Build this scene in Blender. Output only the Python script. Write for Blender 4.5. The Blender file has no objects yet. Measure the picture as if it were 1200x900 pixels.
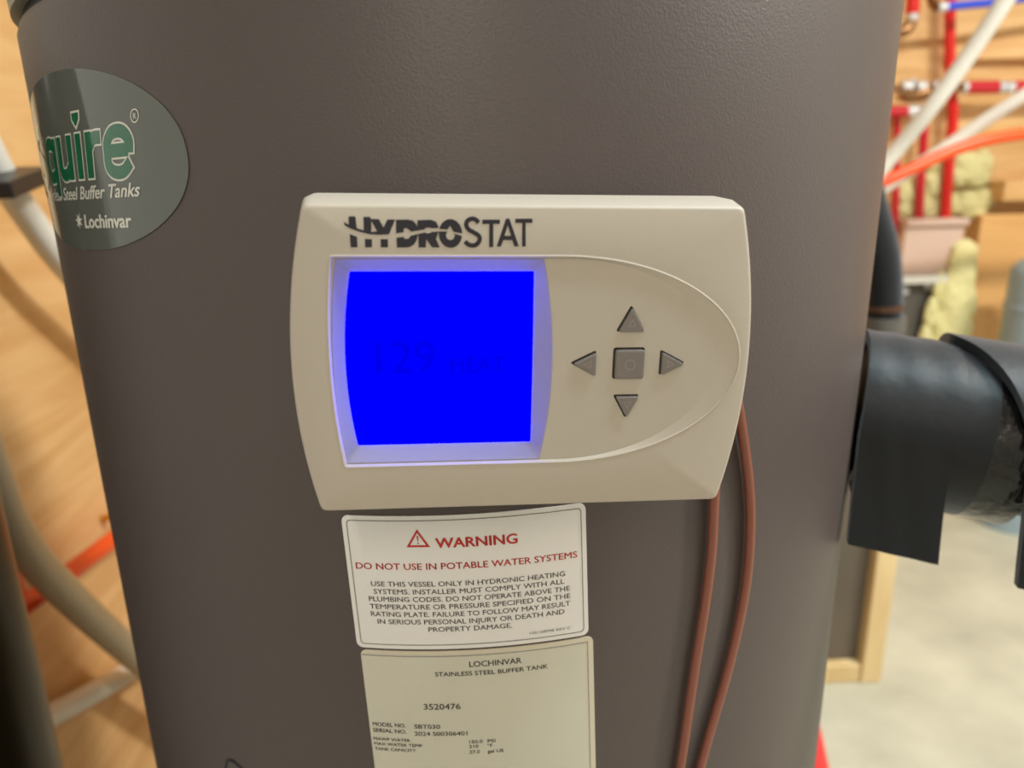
import bpy, bmesh, math, random
from mathutils import Vector, Matrix, noise

random.seed(7)
scene = bpy.context.scene
COL = scene.collection

# ------------------------------------------------------------------ camera
CAM_H = 1.05                      # lens height above the floor
CAM = Vector((0.0, -0.47214, CAM_H))
F = 900.0                         # focal length for a 1200 px wide frame
YAW, PITCH, ROLL = -0.041778, 0.295524, -0.021148
fw = Vector((-math.sin(YAW)*math.cos(PITCH), math.cos(YAW)*math.cos(PITCH), -math.sin(PITCH)))
rt0 = Vector((math.cos(YAW), math.sin(YAW), 0))
up0 = rt0.cross(fw)
rt = rt0*math.cos(ROLL) + up0*math.sin(ROLL)
up = up0*math.cos(ROLL) - rt0*math.sin(ROLL)
cd = bpy.data.cameras.new('camera')
cd.sensor_width = 36.0
cd.lens = F/1200*36.0
cd.clip_start = 0.02
cd.dof.use_dof = True
cd.dof.focus_distance = 0.262
cd.dof.aperture_fstop = 9.0
cam = bpy.data.objects.new('camera', cd)
COL.objects.link(cam)
m3 = Matrix((rt, up, -fw)).transposed()
cam.matrix_world = Matrix.Translation(CAM) @ m3.to_4x4()
scene.camera = cam

# ------------------------------------------------------------------ world, lights, exposure
w = bpy.data.worlds.new('world'); scene.world = w
w.use_nodes = True
w.node_tree.nodes['Background'].inputs[0].default_value = (0.9, 0.95, 1.0, 1)
w.node_tree.nodes['Background'].inputs[1].default_value = 0.1

def area(name, loc, size, power, color, target):
    l = bpy.data.lights.new(name, 'AREA')
    l.shape = 'RECTANGLE'; l.size, l.size_y = size
    l.energy = power; l.color = color
    o = bpy.data.objects.new(name, l); COL.objects.link(o)
    o.location = loc
    o.rotation_euler = (Vector(target)-Vector(loc)).to_track_quat('-Z', 'Y').to_euler()
    return o
# ceiling strip lamps: over the tank front, behind the photographer, over the far part of the room
area('ceiling_lamp_near', (0.75, -0.40, 2.42), (0.7, 0.12), 26, (0.70, 0.92, 1.0), (0.75, -0.40, 0))
area('ceiling_lamp_front', (-0.25, -2.1, 2.42), (0.12, 0.9), 17, (1.0, 0.92, 0.80), (-0.25, -2.1, 0))
area('ceiling_lamp_far', (1.65, -0.20, 2.42), (0.7, 0.15), 68, (1.0, 0.96, 0.88), (1.65, -0.20, 0))

vs = scene.view_settings
vs.view_transform = 'Standard'; vs.look = 'None'; vs.gamma = 1.0
vs.use_curve_mapping = False
vs.exposure = 0.0

# ------------------------------------------------------------------ helpers
def at_y(px, py, Y):
    d = fw + rt*((px-600)/F) + up*((450-py)/F)
    return CAM + d*((Y-CAM.y)/d.y)
def at_x(px, py, X):
    d = fw + rt*((px-600)/F) + up*((450-py)/F)
    return CAM + d*((X-CAM.x)/d.x)
def at_z(px, py, Z):
    d = fw + rt*((px-600)/F) + up*((450-py)/F)
    return CAM + d*((Z-CAM.z)/d.z)
def rad(width_px, p):
    return 0.5*width_px*(p-CAM).dot(fw)/F

def tag(o, label=None, cat=None, group=None, kind=None):
    if label: o['label'] = label
    if cat: o['category'] = cat
    if group: o['group'] = group
    if kind: o['kind'] = kind
    return o

def empty(name, loc=(0, 0, 0), label=None, cat=None, group=None):
    o = bpy.data.objects.new(name, None); COL.objects.link(o)
    o.location = loc
    o.empty_display_size = 0.02
    return tag(o, label, cat, group)

def link(name, me, mat=None, parent=None):
    o = bpy.data.objects.new(name, me); COL.objects.link(o)
    if mat: me.materials.append(mat)
    if parent:
        o.parent = parent
    return o

def mesh(name, v, f, mat=None, parent=None, smooth=False, origin=None):
    """verts are in world space (or parent-local when the parent is at the origin / has local data)"""
    if origin is not None:
        v = [Vector(q)-Vector(origin) for q in v]
    me = bpy.data.meshes.new(name)
    me.from_pydata([tuple(q) for q in v], [], f)
    me.validate(); me.update()
    bm = bmesh.new(); bm.from_mesh(me)
    bmesh.ops.recalc_face_normals(bm, faces=bm.faces)
    bm.to_mesh(me); bm.free()
    if smooth:
        for p in me.polygons: p.use_smooth = True
        try: me.set_sharp_from_angle(angle=math.radians(40))
        except Exception: pass
    return link(name, me, mat, parent)

def flatmesh(name, v, f, mat=None, parent=None):
    me = bpy.data.meshes.new(name)
    me.from_pydata([tuple(q) for q in v], [], f); me.update()
    return link(name, me, mat, parent)

def world_child(o, parent):
    """keep world coordinates when parenting to an empty that only has a location"""
    o.parent = parent
    o.matrix_parent_inverse = Matrix.Translation(-Vector(parent.location))
    return o

def box(name, lo, hi, mat, parent=None, bev=0.0):
    bm = bmesh.new()
    bmesh.ops.create_cube(bm, size=1)
    for q in bm.verts:
        q.co = Vector([lo[i]+(q.co[i]+.5)*(hi[i]-lo[i]) for i in range(3)])
    if bev:
        bmesh.ops.bevel(bm, geom=bm.edges[:], offset=bev, segments=2, affect='EDGES', profile=.5)
    bmesh.ops.recalc_face_normals(bm, faces=bm.faces)
    me = bpy.data.meshes.new(name); bm.to_mesh(me); bm.free()
    return link(name, me, mat, parent)

def catmull(P, n=8):
    P = [Vector(p) for p in P]
    if len(P) < 3:
        return [P[0].lerp(P[-1], i/n) for i in range(n+1)]
    Q = [P[0]*2-P[1]] + P + [P[-1]*2-P[-2]]
    out = []
    for i in range(1, len(Q)-2):
        a, b, c, d = Q[i-1], Q[i], Q[i+1], Q[i+2]
        for k in range(n):
            t = k/n
            out.append(.5*((2*b)+(c-a)*t+(2*a-5*b+4*c-d)*t*t+(3*b-a-3*c+d)*t**3))
    out.append(P[-1])
    return out

def tube_data(P, r, seg=16, smooth_n=8):
    pts = catmull(P, smooth_n)
    v, f = [], []
    t0 = (pts[1]-pts[0]).normalized()
    nrm = t0.orthogonal().normalized()
    for i, p in enumerate(pts):
        t = (pts[min(i+1, len(pts)-1)]-pts[max(i-1, 0)]).normalized()
        nrm = (nrm - t*nrm.dot(t)).normalized()
        b = t.cross(nrm)
        rr = r(i/(len(pts)-1)) if callable(r) else r
        for k in range(seg):
            a = 2*math.pi*k/seg
            v.append(p + (nrm*math.cos(a)+b*math.sin(a))*rr)
    for i in range(len(pts)-1):
        for k in range(seg):
            k2 = (k+1) % seg
            f.append((i*seg+k, i*seg+k2, (i+1)*seg+k2, (i+1)*seg+k))
    f.append(tuple(range(seg))[::-1])
    f.append(tuple((len(pts)-1)*seg+k for k in range(seg)))
    return v, f
def tube(name, P, r, mat, parent=None, seg=16, n=8):
    v, f = tube_data(P, r, seg, n)
    return mesh(name, v, f, mat, parent, True)

def lathe(name, prof, center, mat, parent=None, seg=64, axis='Z'):
    """prof: list of (radius, height); closed with caps"""
    v, f = [], []
    for r, h in prof:
        for k in range(seg):
            a = 2*math.pi*k/seg
            v.append(Vector(center)+Vector((r*math.cos(a), r*math.sin(a), h)))
    n = len(prof)
    for i in range(n-1):
        for k in range(seg):
            k2 = (k+1) % seg
            f.append((i*seg+k, i*seg+k2, (i+1)*seg+k2, (i+1)*seg+k))
    f.append(tuple(range(seg))[::-1]); f.append(tuple((n-1)*seg+k for k in range(seg)))
    return mesh(name, v, f, mat, parent, True)

def curve2d(loops):
    """fill closed 2-D loops (even-odd), returns verts, faces"""
    cu = bpy.data.curves.new('tmp', 'CURVE'); cu.dimensions = '2D'; cu.fill_mode = 'BOTH'
    for L in loops:
        s = cu.splines.new('POLY'); s.points.add(len(L)-1); s.use_cyclic_u = True
        for p, q in zip(s.points, L): p.co = (q[0], q[1], 0, 1)
    o = bpy.data.objects.new('tmp', cu); COL.objects.link(o)
    me = o.to_mesh()
    v = [q.co.copy() for q in me.vertices]; f = [tuple(p.vertices) for p in me.polygons]
    o.to_mesh_clear(); bpy.data.objects.remove(o); bpy.data.curves.remove(cu)
    return v, f

def text2d(s, bold=0.0, shear=0.0, space=1.0):
    cu = bpy.data.curves.new('tmp', 'FONT'); cu.body = s; cu.size = 1.0
    cu.offset = bold; cu.shear = shear; cu.space_character = space
    cu.resolution_u = 3
    o = bpy.data.objects.new('tmp', cu); COL.objects.link(o)
    me = o.to_mesh()
    v = [q.co.copy() for q in me.vertices]; f = [tuple(p.vertices) for p in me.polygons]
    o.to_mesh_clear(); bpy.data.objects.remove(o); bpy.data.curves.remove(cu)
    return v, f
def fit_text(s, x0, x1, base, cap, **kw):
    """text scaled so that it runs from x0 to x1 with capital height cap on the base line"""
    b_w = kw.pop('bold', 0.0)
    v, f = text2d(s, **kw)
    if b_w:
        v, f = merge(*[([q+Vector((dx, dy_, 0)) for q in v], f) for dx, dy_ in ((-b_w, 0), (b_w, 0), (0, b_w*.7), (0, -b_w*.7))])
    a = min(q.x for q in v); b = max(q.x for q in v)
    sx = (x1-x0)/(b-a); sy = cap/0.73
    return [Vector((x0+(q.x-a)*sx, base+q.y*sy, 0)) for q in v], f

def stroke2d(P, t, n=6):
    """polyline -> ribbon of width t (open), smoothed"""
    pts = catmull([Vector((p[0], p[1], 0)) for p in P], n) if n > 1 else [Vector((p[0], p[1], 0)) for p in P]
    v, f = [], []
    for i, p in enumerate(pts):
        d = (pts[min(i+1, len(pts)-1)]-pts[max(i-1, 0)]).normalized()
        nn = Vector((-d.y, d.x, 0))
        v += [p+nn*t/2, p-nn*t/2]
    for i in range(len(pts)-1):
        f.append((2*i, 2*i+1, 2*i+3, 2*i+2))
    return v, f
def merge(*vf):
    V, Fc = [], []
    for v, f in vf:
        o = len(V); V += list(v); Fc += [tuple(i+o for i in q) for q in f]
    return V, Fc
def chop(v, f, step):
    """cut a flat mesh along x so that it can be wrapped round the tank"""
    bm = bmesh.new()
    vv = [bm.verts.new(q) for q in v]
    for q in f:
        try: bm.faces.new([vv[i] for i in q])
        except ValueError: pass
    x0 = min(q.x for q in v); x1 = max(q.x for q in v)
    x = x0+step
    while x < x1:
        bmesh.ops.bisect_plane(bm, geom=bm.verts[:]+bm.edges[:]+bm.faces[:], plane_co=(x, 0, 0), plane_no=(1, 0, 0))
        x += step
    bm.verts.index_update()
    V = [q.co.copy() for q in bm.verts]; Fc = [tuple(q.index for q in p.verts) for p in bm.faces]
    bm.free()
    return V, Fc

# ------------------------------------------------------------------ materials
def srgb(r, g, b):
    def c(x):
        x /= 255
        return x/12.92 if x <= .04045 else ((x+.055)/1.055)**2.4
    return (c(r), c(g), c(b), 1)
def mat(name, col, rough=.5, metal=0, spec=.5, bump=None, var=None, coat=0, trans=0, emit=None, sss=0, sheen=0):
    m = bpy.data.materials.new(name); m.use_nodes = True
    nt = m.node_tree; b = nt.nodes['Principled BSDF']
    b.inputs['Base Color'].default_value = col if len(col) == 4 else (*col, 1)
    b.inputs['Roughness'].default_value = rough
    b.inputs['Metallic'].default_value = metal
    b.inputs['Specular IOR Level'].default_value = spec
    b.inputs['Coat Weight'].default_value = coat
    b.inputs['Coat Roughness'].default_value = .08
    b.inputs['Transmission Weight'].default_value = trans
    if sheen:
        b.inputs['Sheen Weight'].default_value = sheen; b.inputs['Sheen Roughness'].default_value = .45
        b.inputs['Sheen Tint'].default_value = (.75, .85, 1, 1)
    if sss:
        b.inputs['Subsurface Weight'].default_value = sss
        b.inputs['Subsurface Radius'].default_value = (1, 1, 1)
        b.inputs['Subsurface Scale'].default_value = .004
    if emit:
        b.inputs['Emission Color'].default_value = (*emit[:3], 1); b.inputs['Emission Strength'].default_value = emit[3]
    tc = nt.nodes.new('ShaderNodeTexCoord')
    if var:
        sc, amt = var[0], var[1]
        n = nt.nodes.new('ShaderNodeTexNoise'); n.inputs['Scale'].default_value = sc; n.inputs['Detail'].default_value = 5
        nt.links.new(tc.outputs['Object'], n.inputs['Vector'])
        r = nt.nodes.new('ShaderNodeValToRGB')
        c = b.inputs['Base Color'].default_value
        r.color_ramp.elements[0].position = .3; r.color_ramp.elements[1].position = .7
        r.color_ramp.elements[0].color = (c[0]*(1-amt), c[1]*(1-amt), c[2]*(1-amt), 1)
        r.color_ramp.elements[1].color = (min(1, c[0]*(1+amt)), min(1, c[1]*(1+amt)), min(1, c[2]*(1+amt)), 1)
        nt.links.new(n.outputs['Fac'], r.inputs['Fac']); nt.links.new(r.outputs['Color'], b.inputs['Base Color'])
    if bump:
        n = nt.nodes.new('ShaderNodeTexNoise'); n.inputs['Scale'].default_value = bump[0]; n.inputs['Detail'].default_value = 3
        nt.links.new(tc.outputs['Object'], n.inputs['Vector'])
        bp = nt.nodes.new('ShaderNodeBump'); bp.inputs['Strength'].default_value = bump[1]; bp.inputs['Distance'].default_value = bump[2] if len(bump) > 2 else .001
        nt.links.new(n.outputs['Fac'], bp.inputs['Height']); nt.links.new(bp.outputs['Normal'], b.inputs['Normal'])
    return m

def wood(name, light, dark, axis_scale, rough=.5, knots=True):
    m = bpy.data.materials.new(name); m.use_nodes = True
    nt = m.node_tree; b = nt.nodes['Principled BSDF']; b.inputs['Roughness'].default_value = rough
    tc = nt.nodes.new('ShaderNodeTexCoord'); mp = nt.nodes.new('ShaderNodeMapping')
    mp.inputs['Scale'].default_value = axis_scale
    nt.links.new(tc.outputs['Object'], mp.inputs['Vector'])
    n = nt.nodes.new('ShaderNodeTexNoise'); n.inputs['Scale'].default_value = 1.0; n.inputs['Detail'].default_value = 6; n.inputs['Distortion'].default_value = 1.2
    nt.links.new(mp.outputs['Vector'], n.inputs['Vector'])
    r = nt.nodes.new('ShaderNodeValToRGB')
    r.color_ramp.elements[0].position = .32; r.color_ramp.elements[0].color = dark
    r.color_ramp.elements[1].position = .68; r.color_ramp.elements[1].color = light
    nt.links.new(n.outputs['Fac'], r.inputs['Fac'])
    src = r.outputs['Color']
    if knots:
        vo = nt.nodes.new('ShaderNodeTexVoronoi'); vo.inputs['Scale'].default_value = 4.5
        nt.links.new(tc.outputs['Object'], vo.inputs['Vector'])
        kr = nt.nodes.new('ShaderNodeValToRGB')
        kr.color_ramp.elements[0].position = .03; kr.color_ramp.elements[0].color = (1, 1, 1, 1)
        kr.color_ramp.elements[1].position = .075; kr.color_ramp.elements[1].color = (0, 0, 0, 1)
        nt.links.new(vo.outputs['Distance'], kr.inputs['Fac'])
        mx = nt.nodes.new('ShaderNodeMix'); mx.data_type = 'RGBA'
        mx.inputs[7].default_value = (dark[0]*.4, dark[1]*.35, dark[2]*.3, 1)
        nt.links.new(kr.outputs['Color'], mx.inputs[0]); nt.links.new(src, mx.inputs[6])
        src = mx.outputs[2]
    nt.links.new(src, b.inputs['Base Color'])
    bp = nt.nodes.new('ShaderNodeBump'); bp.inputs['Strength'].default_value = .15; bp.inputs['Distance'].default_value = .002
    nt.links.new(n.outputs['Fac'], bp.inputs['Height']); nt.links.new(bp.outputs['Normal'], b.inputs['Normal'])
    return m

M = {}
M['ply_left'] = wood('plywood', srgb(230, 188, 132), srgb(210, 160, 102), (5, 3, 26), .55)
M['ply_back'] = wood('plywood', srgb(234, 192, 134), srgb(212, 164, 102), (3, 5, 22), .5)
M['ply_panel'] = wood('plywood', srgb(230, 180, 116), srgb(214, 162, 98), (2, 5, 14), .5)
M['lumber'] = wood('lumber', srgb(226, 200, 150), srgb(205, 172, 118), (20, 20, 3), .6, False)
M['ceil'] = mat('ceiling_paint', srgb(206, 202, 196), .8)
M['concrete'] = mat('concrete', srgb(188, 185, 166), .62, var=(6, .16), bump=(60, .2, .002))
M['jacket'] = mat('textured_grey_paint', srgb(72, 62, 59), .42, spec=.45, bump=(1000, .22, .0006), var=(9, .035))
M['cap'] = mat('cap_plastic', srgb(142, 132, 112), .5)
M['gasket'] = mat('black_rubber', srgb(22, 22, 22), .5)
M['plastic'] = mat('ivory_plastic', srgb(176, 165, 152), .42, spec=.4, bump=(900, .06, .0004))
M['bezel'] = mat('milky_bezel', srgb(140, 136, 158), .45, sss=.25)
M['well'] = mat('dark_well', srgb(18, 16, 16), .7)
M['button'] = mat('grey_button', srgb(112, 104, 99), .45)
M['button_mark'] = mat('button_emboss', srgb(136, 127, 120), .35)
M['ink'] = mat('navy_ink', srgb(26, 22, 34), .5)
M['cable'] = mat('brown_cable', srgb(126, 72, 56), .45, bump=(300, .2, .0005))
M['film'] = mat('glossy_film', srgb(86, 88, 84), .05, spec=.5, coat=.25)
M['green'] = mat('green_print', srgb(8, 92, 62), .06, coat=.6)
M['white_print'] = mat('white_print', srgb(205, 202, 192), .08, coat=.6)
M['warn'] = mat('label_vinyl', srgb(216, 212, 210), .35)
M['line'] = mat('grey_print', srgb(120, 112, 108), .5)
M['red_print'] = mat('red_print', srgb(178, 34, 30), .4)
M['text'] = mat('dark_print', srgb(92, 86, 82), .5)
M['paper'] = mat('label_paper', srgb(190, 186, 172), .3, var=(25, .03))
M['lam'] = mat('label_laminate', srgb(196, 186, 168), .25)
M['dot'] = mat('dot_print', srgb(66, 60, 55), .5)
M['foamrub'] = mat('black_foam_rubber', srgb(7, 7, 10), .5, spec=.30, sheen=.5, bump=(160, .25, .001), var=(40, .12))
M['tape'] = mat('black_tape', srgb(10, 10, 12), .2, spec=.5, bump=(90, .8, .0025))
M['pex_white'] = mat('white_pex', srgb(226, 222, 212), .35, sss=.1)
M['pex_clear'] = mat('milky_pex', srgb(222, 206, 176), .38, sss=.2)
M['pex_red'] = mat('red_pex', srgb(222, 34, 30), .3)
M['pex_crimson'] = mat('crimson_pex', srgb(200, 30, 46), .3)
M['pex_blue'] = mat('blue_pex', srgb(50, 84, 226), .3)
M['pex_orange'] = mat('orange_pex', srgb(250, 88, 26), .3)
M['steel'] = mat('crimp_steel', srgb(225, 228, 232), .32, metal=.45)
M['brass'] = mat('brass', srgb(150, 112, 78), .3, metal=1)
M['band'] = mat('dull_copper', srgb(96, 66, 50), .5, metal=.5)
M['gold'] = mat('yellow_brass', srgb(214, 160, 50), .3, metal=1)
M['foam'] = mat('spray_foam', srgb(228, 220, 160), .75, bump=(110, .8, .004), var=(20, .08))
M['sheet'] = mat('pale_sheet', srgb(214, 184, 168), .45)
M['trimwhite'] = mat('white_edge', srgb(225, 222, 212), .4)
M['greymetal'] = mat('grey_metal', srgb(100, 97, 92), .4, metal=.3)
M['steeltank'] = mat('grey_blue_paint', srgb(142, 160, 170), .4)
M['darktank'] = mat('dark_olive_enamel', srgb(34, 27, 14), .28, spec=.22)
M['clampblk'] = mat('black_nylon', srgb(30, 30, 34), .35)
M['redplastic'] = mat('red_plastic', srgb(214, 52, 52), .4)
M['panel_dark'] = mat('dark_panel', srgb(96, 86, 74), .5, var=(6, .15))
M['sticker_dark'] = mat('dark_sticker', srgb(72, 64, 58), .3)

# screen: backlit blue liquid crystal
def screen_mat():
    m = bpy.data.materials.new('blue_backlight'); m.use_nodes = True
    nt = m.node_tree; nt.nodes.remove(nt.nodes['Principled BSDF'])
    e = nt.nodes.new('ShaderNodeEmission'); e.inputs[0].default_value = (0.0, 0.0, 1.0, 1); e.inputs[1].default_value = 18.0
    nt.links.new(e.outputs[0], nt.nodes['Material Output'].inputs[0])
    return m
M['screen'] = screen_mat()
m_ = screen_mat(); m_.name = 'lcd_segments'
m_.node_tree.nodes['Emission'].inputs[0].default_value = (0, 0, 1, 1); m_.node_tree.nodes['Emission'].inputs[1].default_value = .84
M['segment'] = m_

# ------------------------------------------------------------------ the room
X0, X1, Y0, Y1, ZC = -0.50, 2.7, -2.7, 1.75, 2.45
def structure(o): o['kind'] = 'structure'; return o
structure(box('floor', (X0-.1, Y0-.1, -.1), (X1+.1, Y1+.1, 0), M['concrete']))
structure(box('ceiling', (X0-.1, Y0-.1, ZC), (X1+.1, Y1+.1, ZC+.1), M['ceil']))
structure(box('wall_left', (X0-.1, 0.10, 0), (X0, Y1+.1, ZC), M['ply_left']))
structure(box('wall_left', (X0-.1, Y0-.1, 0), (X0, 0.10, ZC), M['ceil']))
structure(box('wall_back', (X0, Y1, 0), (X1, Y1+.1, ZC), M['ply_back']))
structure(box('wall_right', (X1, Y0-.1, 0), (X1+.1, Y1+.1, ZC), M['ceil']))
structure(box('wall_front', (X0, Y0-.1, 0), (X1, Y0, ZC), M['ceil']))

# ------------------------------------------------------------------ buffer tank
R = 0.22
def cyl(u, z, dr=0.0):
    a = u/R
    return Vector(((R+dr)*math.sin(a), -(R+dr)*math.cos(a), z))
Z = lambda mm: CAM_H + mm/1000.0       # heights measured from the lens, in millimetres

tank = empty('buffer_tank', (0, 0, 0), 'large textured grey-brown cylindrical buffer tank with oval decal and stuck-on labels', 'water tank')
TOPZ = CAM_H+0.0635; SL = 0.045
seg = 256
def ring(r, z, slope=0):
    return [Vector((r*math.cos(2*math.pi*k/seg), r*math.sin(2*math.pi*k/seg), z+slope*r*math.cos(2*math.pi*k/seg))) for k in range(seg)]
def rings(name, rs, m_, parent):
    v = [q for r in rs for q in r]; f = []
    for i in range(len(rs)-1):
        for k in range(seg):
            k2 = (k+1) % seg
            f.append((i*seg+k, i*seg+k2, (i+1)*seg+k2, (i+1)*seg+k))
    f.append(tuple(range(seg))[::-1]); f.append(tuple((len(rs)-1)*seg+k for k in range(seg)))
    return mesh(name, v, f, m_, parent, True)
rings('jacket', [ring(R, .03), ring(R, TOPZ-.004, SL), ring(R-.0015, TOPZ, SL)], M['jacket'], tank)
rings('base_ring', [ring(R-.012, 0), ring(R-.012, .031)], M['gasket'], tank)
rings('gasket', [ring(R-.004, TOPZ-.001, SL), ring(R-.0035, TOPZ+.005, SL)], M['gasket'], tank)
rings('top_cap', [ring(R+.001, TOPZ+.0045, SL), ring(R+.002, TOPZ+.03, SL), ring(R-.01, TOPZ+.045, SL), ring(R-.1, TOPZ+.06, SL)], M['cap'], tank)

def wrapped(name, u0, u1, fn, dr, m_, parent, cols=48):
    """thin sheet stuck on the tank; fn(x) gives (low, high) at x in sheet coordinates, mapped by mp"""
    x0, x1, mp = u0, u1, fn[1]
    v, f = [], []
    for i in range(cols+1):
        t = .5-.5*math.cos(math.pi*i/cols)
        x = x0+(x1-x0)*t
        lo, hi = fn[0](x)
        for d in (-.0002, dr):
            v.append(cyl(*mp(x, lo), d)); v.append(cyl(*mp(x, hi), d))
    for i in range(cols):
        a, b = 4*i, 4*i+4
        f += [(a+2, b+2, b+3, a+3), (a, a+1, b+1, b), (a, b, b+2, a+2), (a+1, a+3, b+3, b+1)]
    f += [(0, 2, 3, 1), (4*cols, 4*cols+1, 4*cols+3, 4*cols+2)]
    return mesh(name, v, f, m_, parent, True)

def sheet_map(uc, zc, tilt, shear=0.0):
    c, s = math.cos(tilt), math.sin(tilt)
    def mp(x, y):
        x = x+shear*y
        return ((uc+c*x-s*y)/1000, Z(zc+s*x+c*y))
    return mp
def on_tank(name, vf, mp, dr, m_, parent, step=3.0):
    v, f = chop(*vf, step)
    return flatmesh(name, [cyl(*mp(q.x, q.y), dr) for q in v], f, m_, parent)
def rrect(w, h, r):
    def fn(x):
        d = max(0, abs(x)-(w/2-r))
        k = h/2 - r + math.sqrt(max(0, r*r-d*d))
        return (-k, k)
    return fn
def rrect_loop(w, h, r, n=6):
    L = []
    for cx, cy, a0 in ((w/2-r, h/2-r, 0), (-w/2+r, h/2-r, 90), (-w/2+r, -h/2+r, 180), (w/2-r, -h/2+r, 270)):
        for i in range(n+1):
            a = math.radians(a0+90*i/n); L.append((cx+r*math.cos(a), cy+r*math.sin(a)))
    return L

# --- warning label
mpW = sheet_map(-7.5, -153.4, .030)
wl = wrapped('warning_label', -45.1, 45.1, (rrect(90.2, 56.2, 2.6), mpW), .0005, M['warn'], tank)
wl['label'] = 'white warning sticker with red heading and grey capitals'
D1 = .00062
on_tank('border_line', curve2d([rrect_loop(86.8, 52.8, 1.6), rrect_loop(86.1, 52.1, 1.4)]), mpW, D1, M['line'], wl)
tri = [(-21.4, 15.6), (-12.7, 15.6), (-17.0, 22.9)]
tin = [(-20.0, 16.4), (-14.1, 16.4), (-17.0, 21.4)]
exm = [(-17.3, 20.2), (-16.7, 20.2), (-16.85, 17.9), (-17.15, 17.9)]
exd = [(-17.3, 17.4), (-16.7, 17.4), (-16.7, 16.9), (-17.3, 16.9)]
wt = on_tank('warning_triangle', merge(curve2d([tri, tin]), curve2d([exm]), curve2d([exd])), mpW, D1, M['red_print'], wl)
on_tank('heading', fit_text('WARNING', -10.7, 19.4, 15.2, 4.1, bold=.030), mpW, D1, M['red_print'], wl)
on_tank('red_line', fit_text('DO NOT USE IN POTABLE WATER SYSTEMS', -41.6, 41.4, 6.3, 2.75, bold=.014), mpW, D1, M['red_print'], wl)
LN = [('USE THIS VESSEL ONLY IN HYDRONIC HEATING', -36.5, 36.5), ('SYSTEMS. INSTALLER MUST COMPLY WITH ALL', -35.8, 36.2),
      ('PLUMBING CODES. DO NOT OPERATE ABOVE THE', -38.0, 38.2), ('TEMPERATURE OR PRESSURE SPECIFIED ON THE', -38.0, 38.3),
      ('RATING PLATE. FAILURE TO FOLLOW MAY RESULT', -37.9, 38.2), ('IN SERIOUS PERSONAL INJURY OR DEATH AND', -35.6, 35.8), ('PROPERTY DAMAGE.', -16.2, 15.6)]
for i, (s, a, b) in enumerate(LN):
    on_tank('text_line', fit_text(s, a, b, -.8-3.25*i, 2.15, bold=.011), mpW, D1, M['text'], wl)
on_tank('small_print', fit_text('100158098 REV C', 22.0, 38.0, -24.2, 1.2), mpW, D1, M['text'], wl)

# --- rating label
mpR = sheet_map(-5.2, -183.0, .030)
RH = 78.0
def rat(x):
    lo, hi = rrect(91.0, RH, 2.6)(x); return (lo-RH/2+.5, hi-RH/2+.5)
rl_ = wrapped('rating_label', -45.5, 45.5, (rat, mpR), .00035, M['lam'], tank)
rl_['label'] = 'cream rating plate sticker with small dot-matrix print'
def rat2(x):
    lo, hi = rrect(87.6, RH-3.4, .8)(x+1.2); return (lo-RH/2+.5, hi-RH/2+.5)
wrapped('paper', -45.0, 42.6, (rat2, mpR), .00045, M['paper'], rl_)
on_tank('edge_line', curve2d([[(43.0, -1.9), (-44.9, -1.9), (-44.9, -1.6), (43.3, -1.6), (43.3, -77), (43.0, -77)]]), mpR, .00056, M['line'], rl_)
D2 = .00058
for s, a, b, y, cap in [('LOCHINVAR', -3.2, 17.0, -6.9, 2.6), ('STAINLESS STEEL BUFFER TANK', -16.7, 27.1, -10.7, 2.0),
        ('3520476', -22.4, -7.8, -26.1, 2.8), ('MODEL NO.', -44.0, -30.4, -34.9, 1.9), ('SBT030', -27.0, -16.6, -35.2, 2.0),
        ('SERIAL NO.', -44.2, -30.3, -37.8, 1.9), ('2024 S00306401', -27.2, -6.0, -38.6, 2.0),
        ('MAWP WATER', -44.4, -29.2, -41.8, 1.5), ('150.0', -5.6, -.2, -42.7, 1.6), ('PSI', 1.7, 4.8, -42.8, 1.6),
        ('MAX WATER TEMP', -44.4, -24.5, -44.2, 1.5), ('210', -5.8, -2.1, -44.9, 1.6), ('\u00b0F', 1.5, 3.6, -45.0, 1.6),
        ('TANK CAPACITY', -44.4, -27.3, -46.7, 1.5), ('27.0', -5.9, -1.6, -47.6, 1.6), ('gal US', 1.4, 7.8, -47.8, 1.6)]:
    on_tank('text_line', fit_text(s, a, b, y, cap, bold=.016), mpR, D2, M['dot'], rl_)

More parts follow.
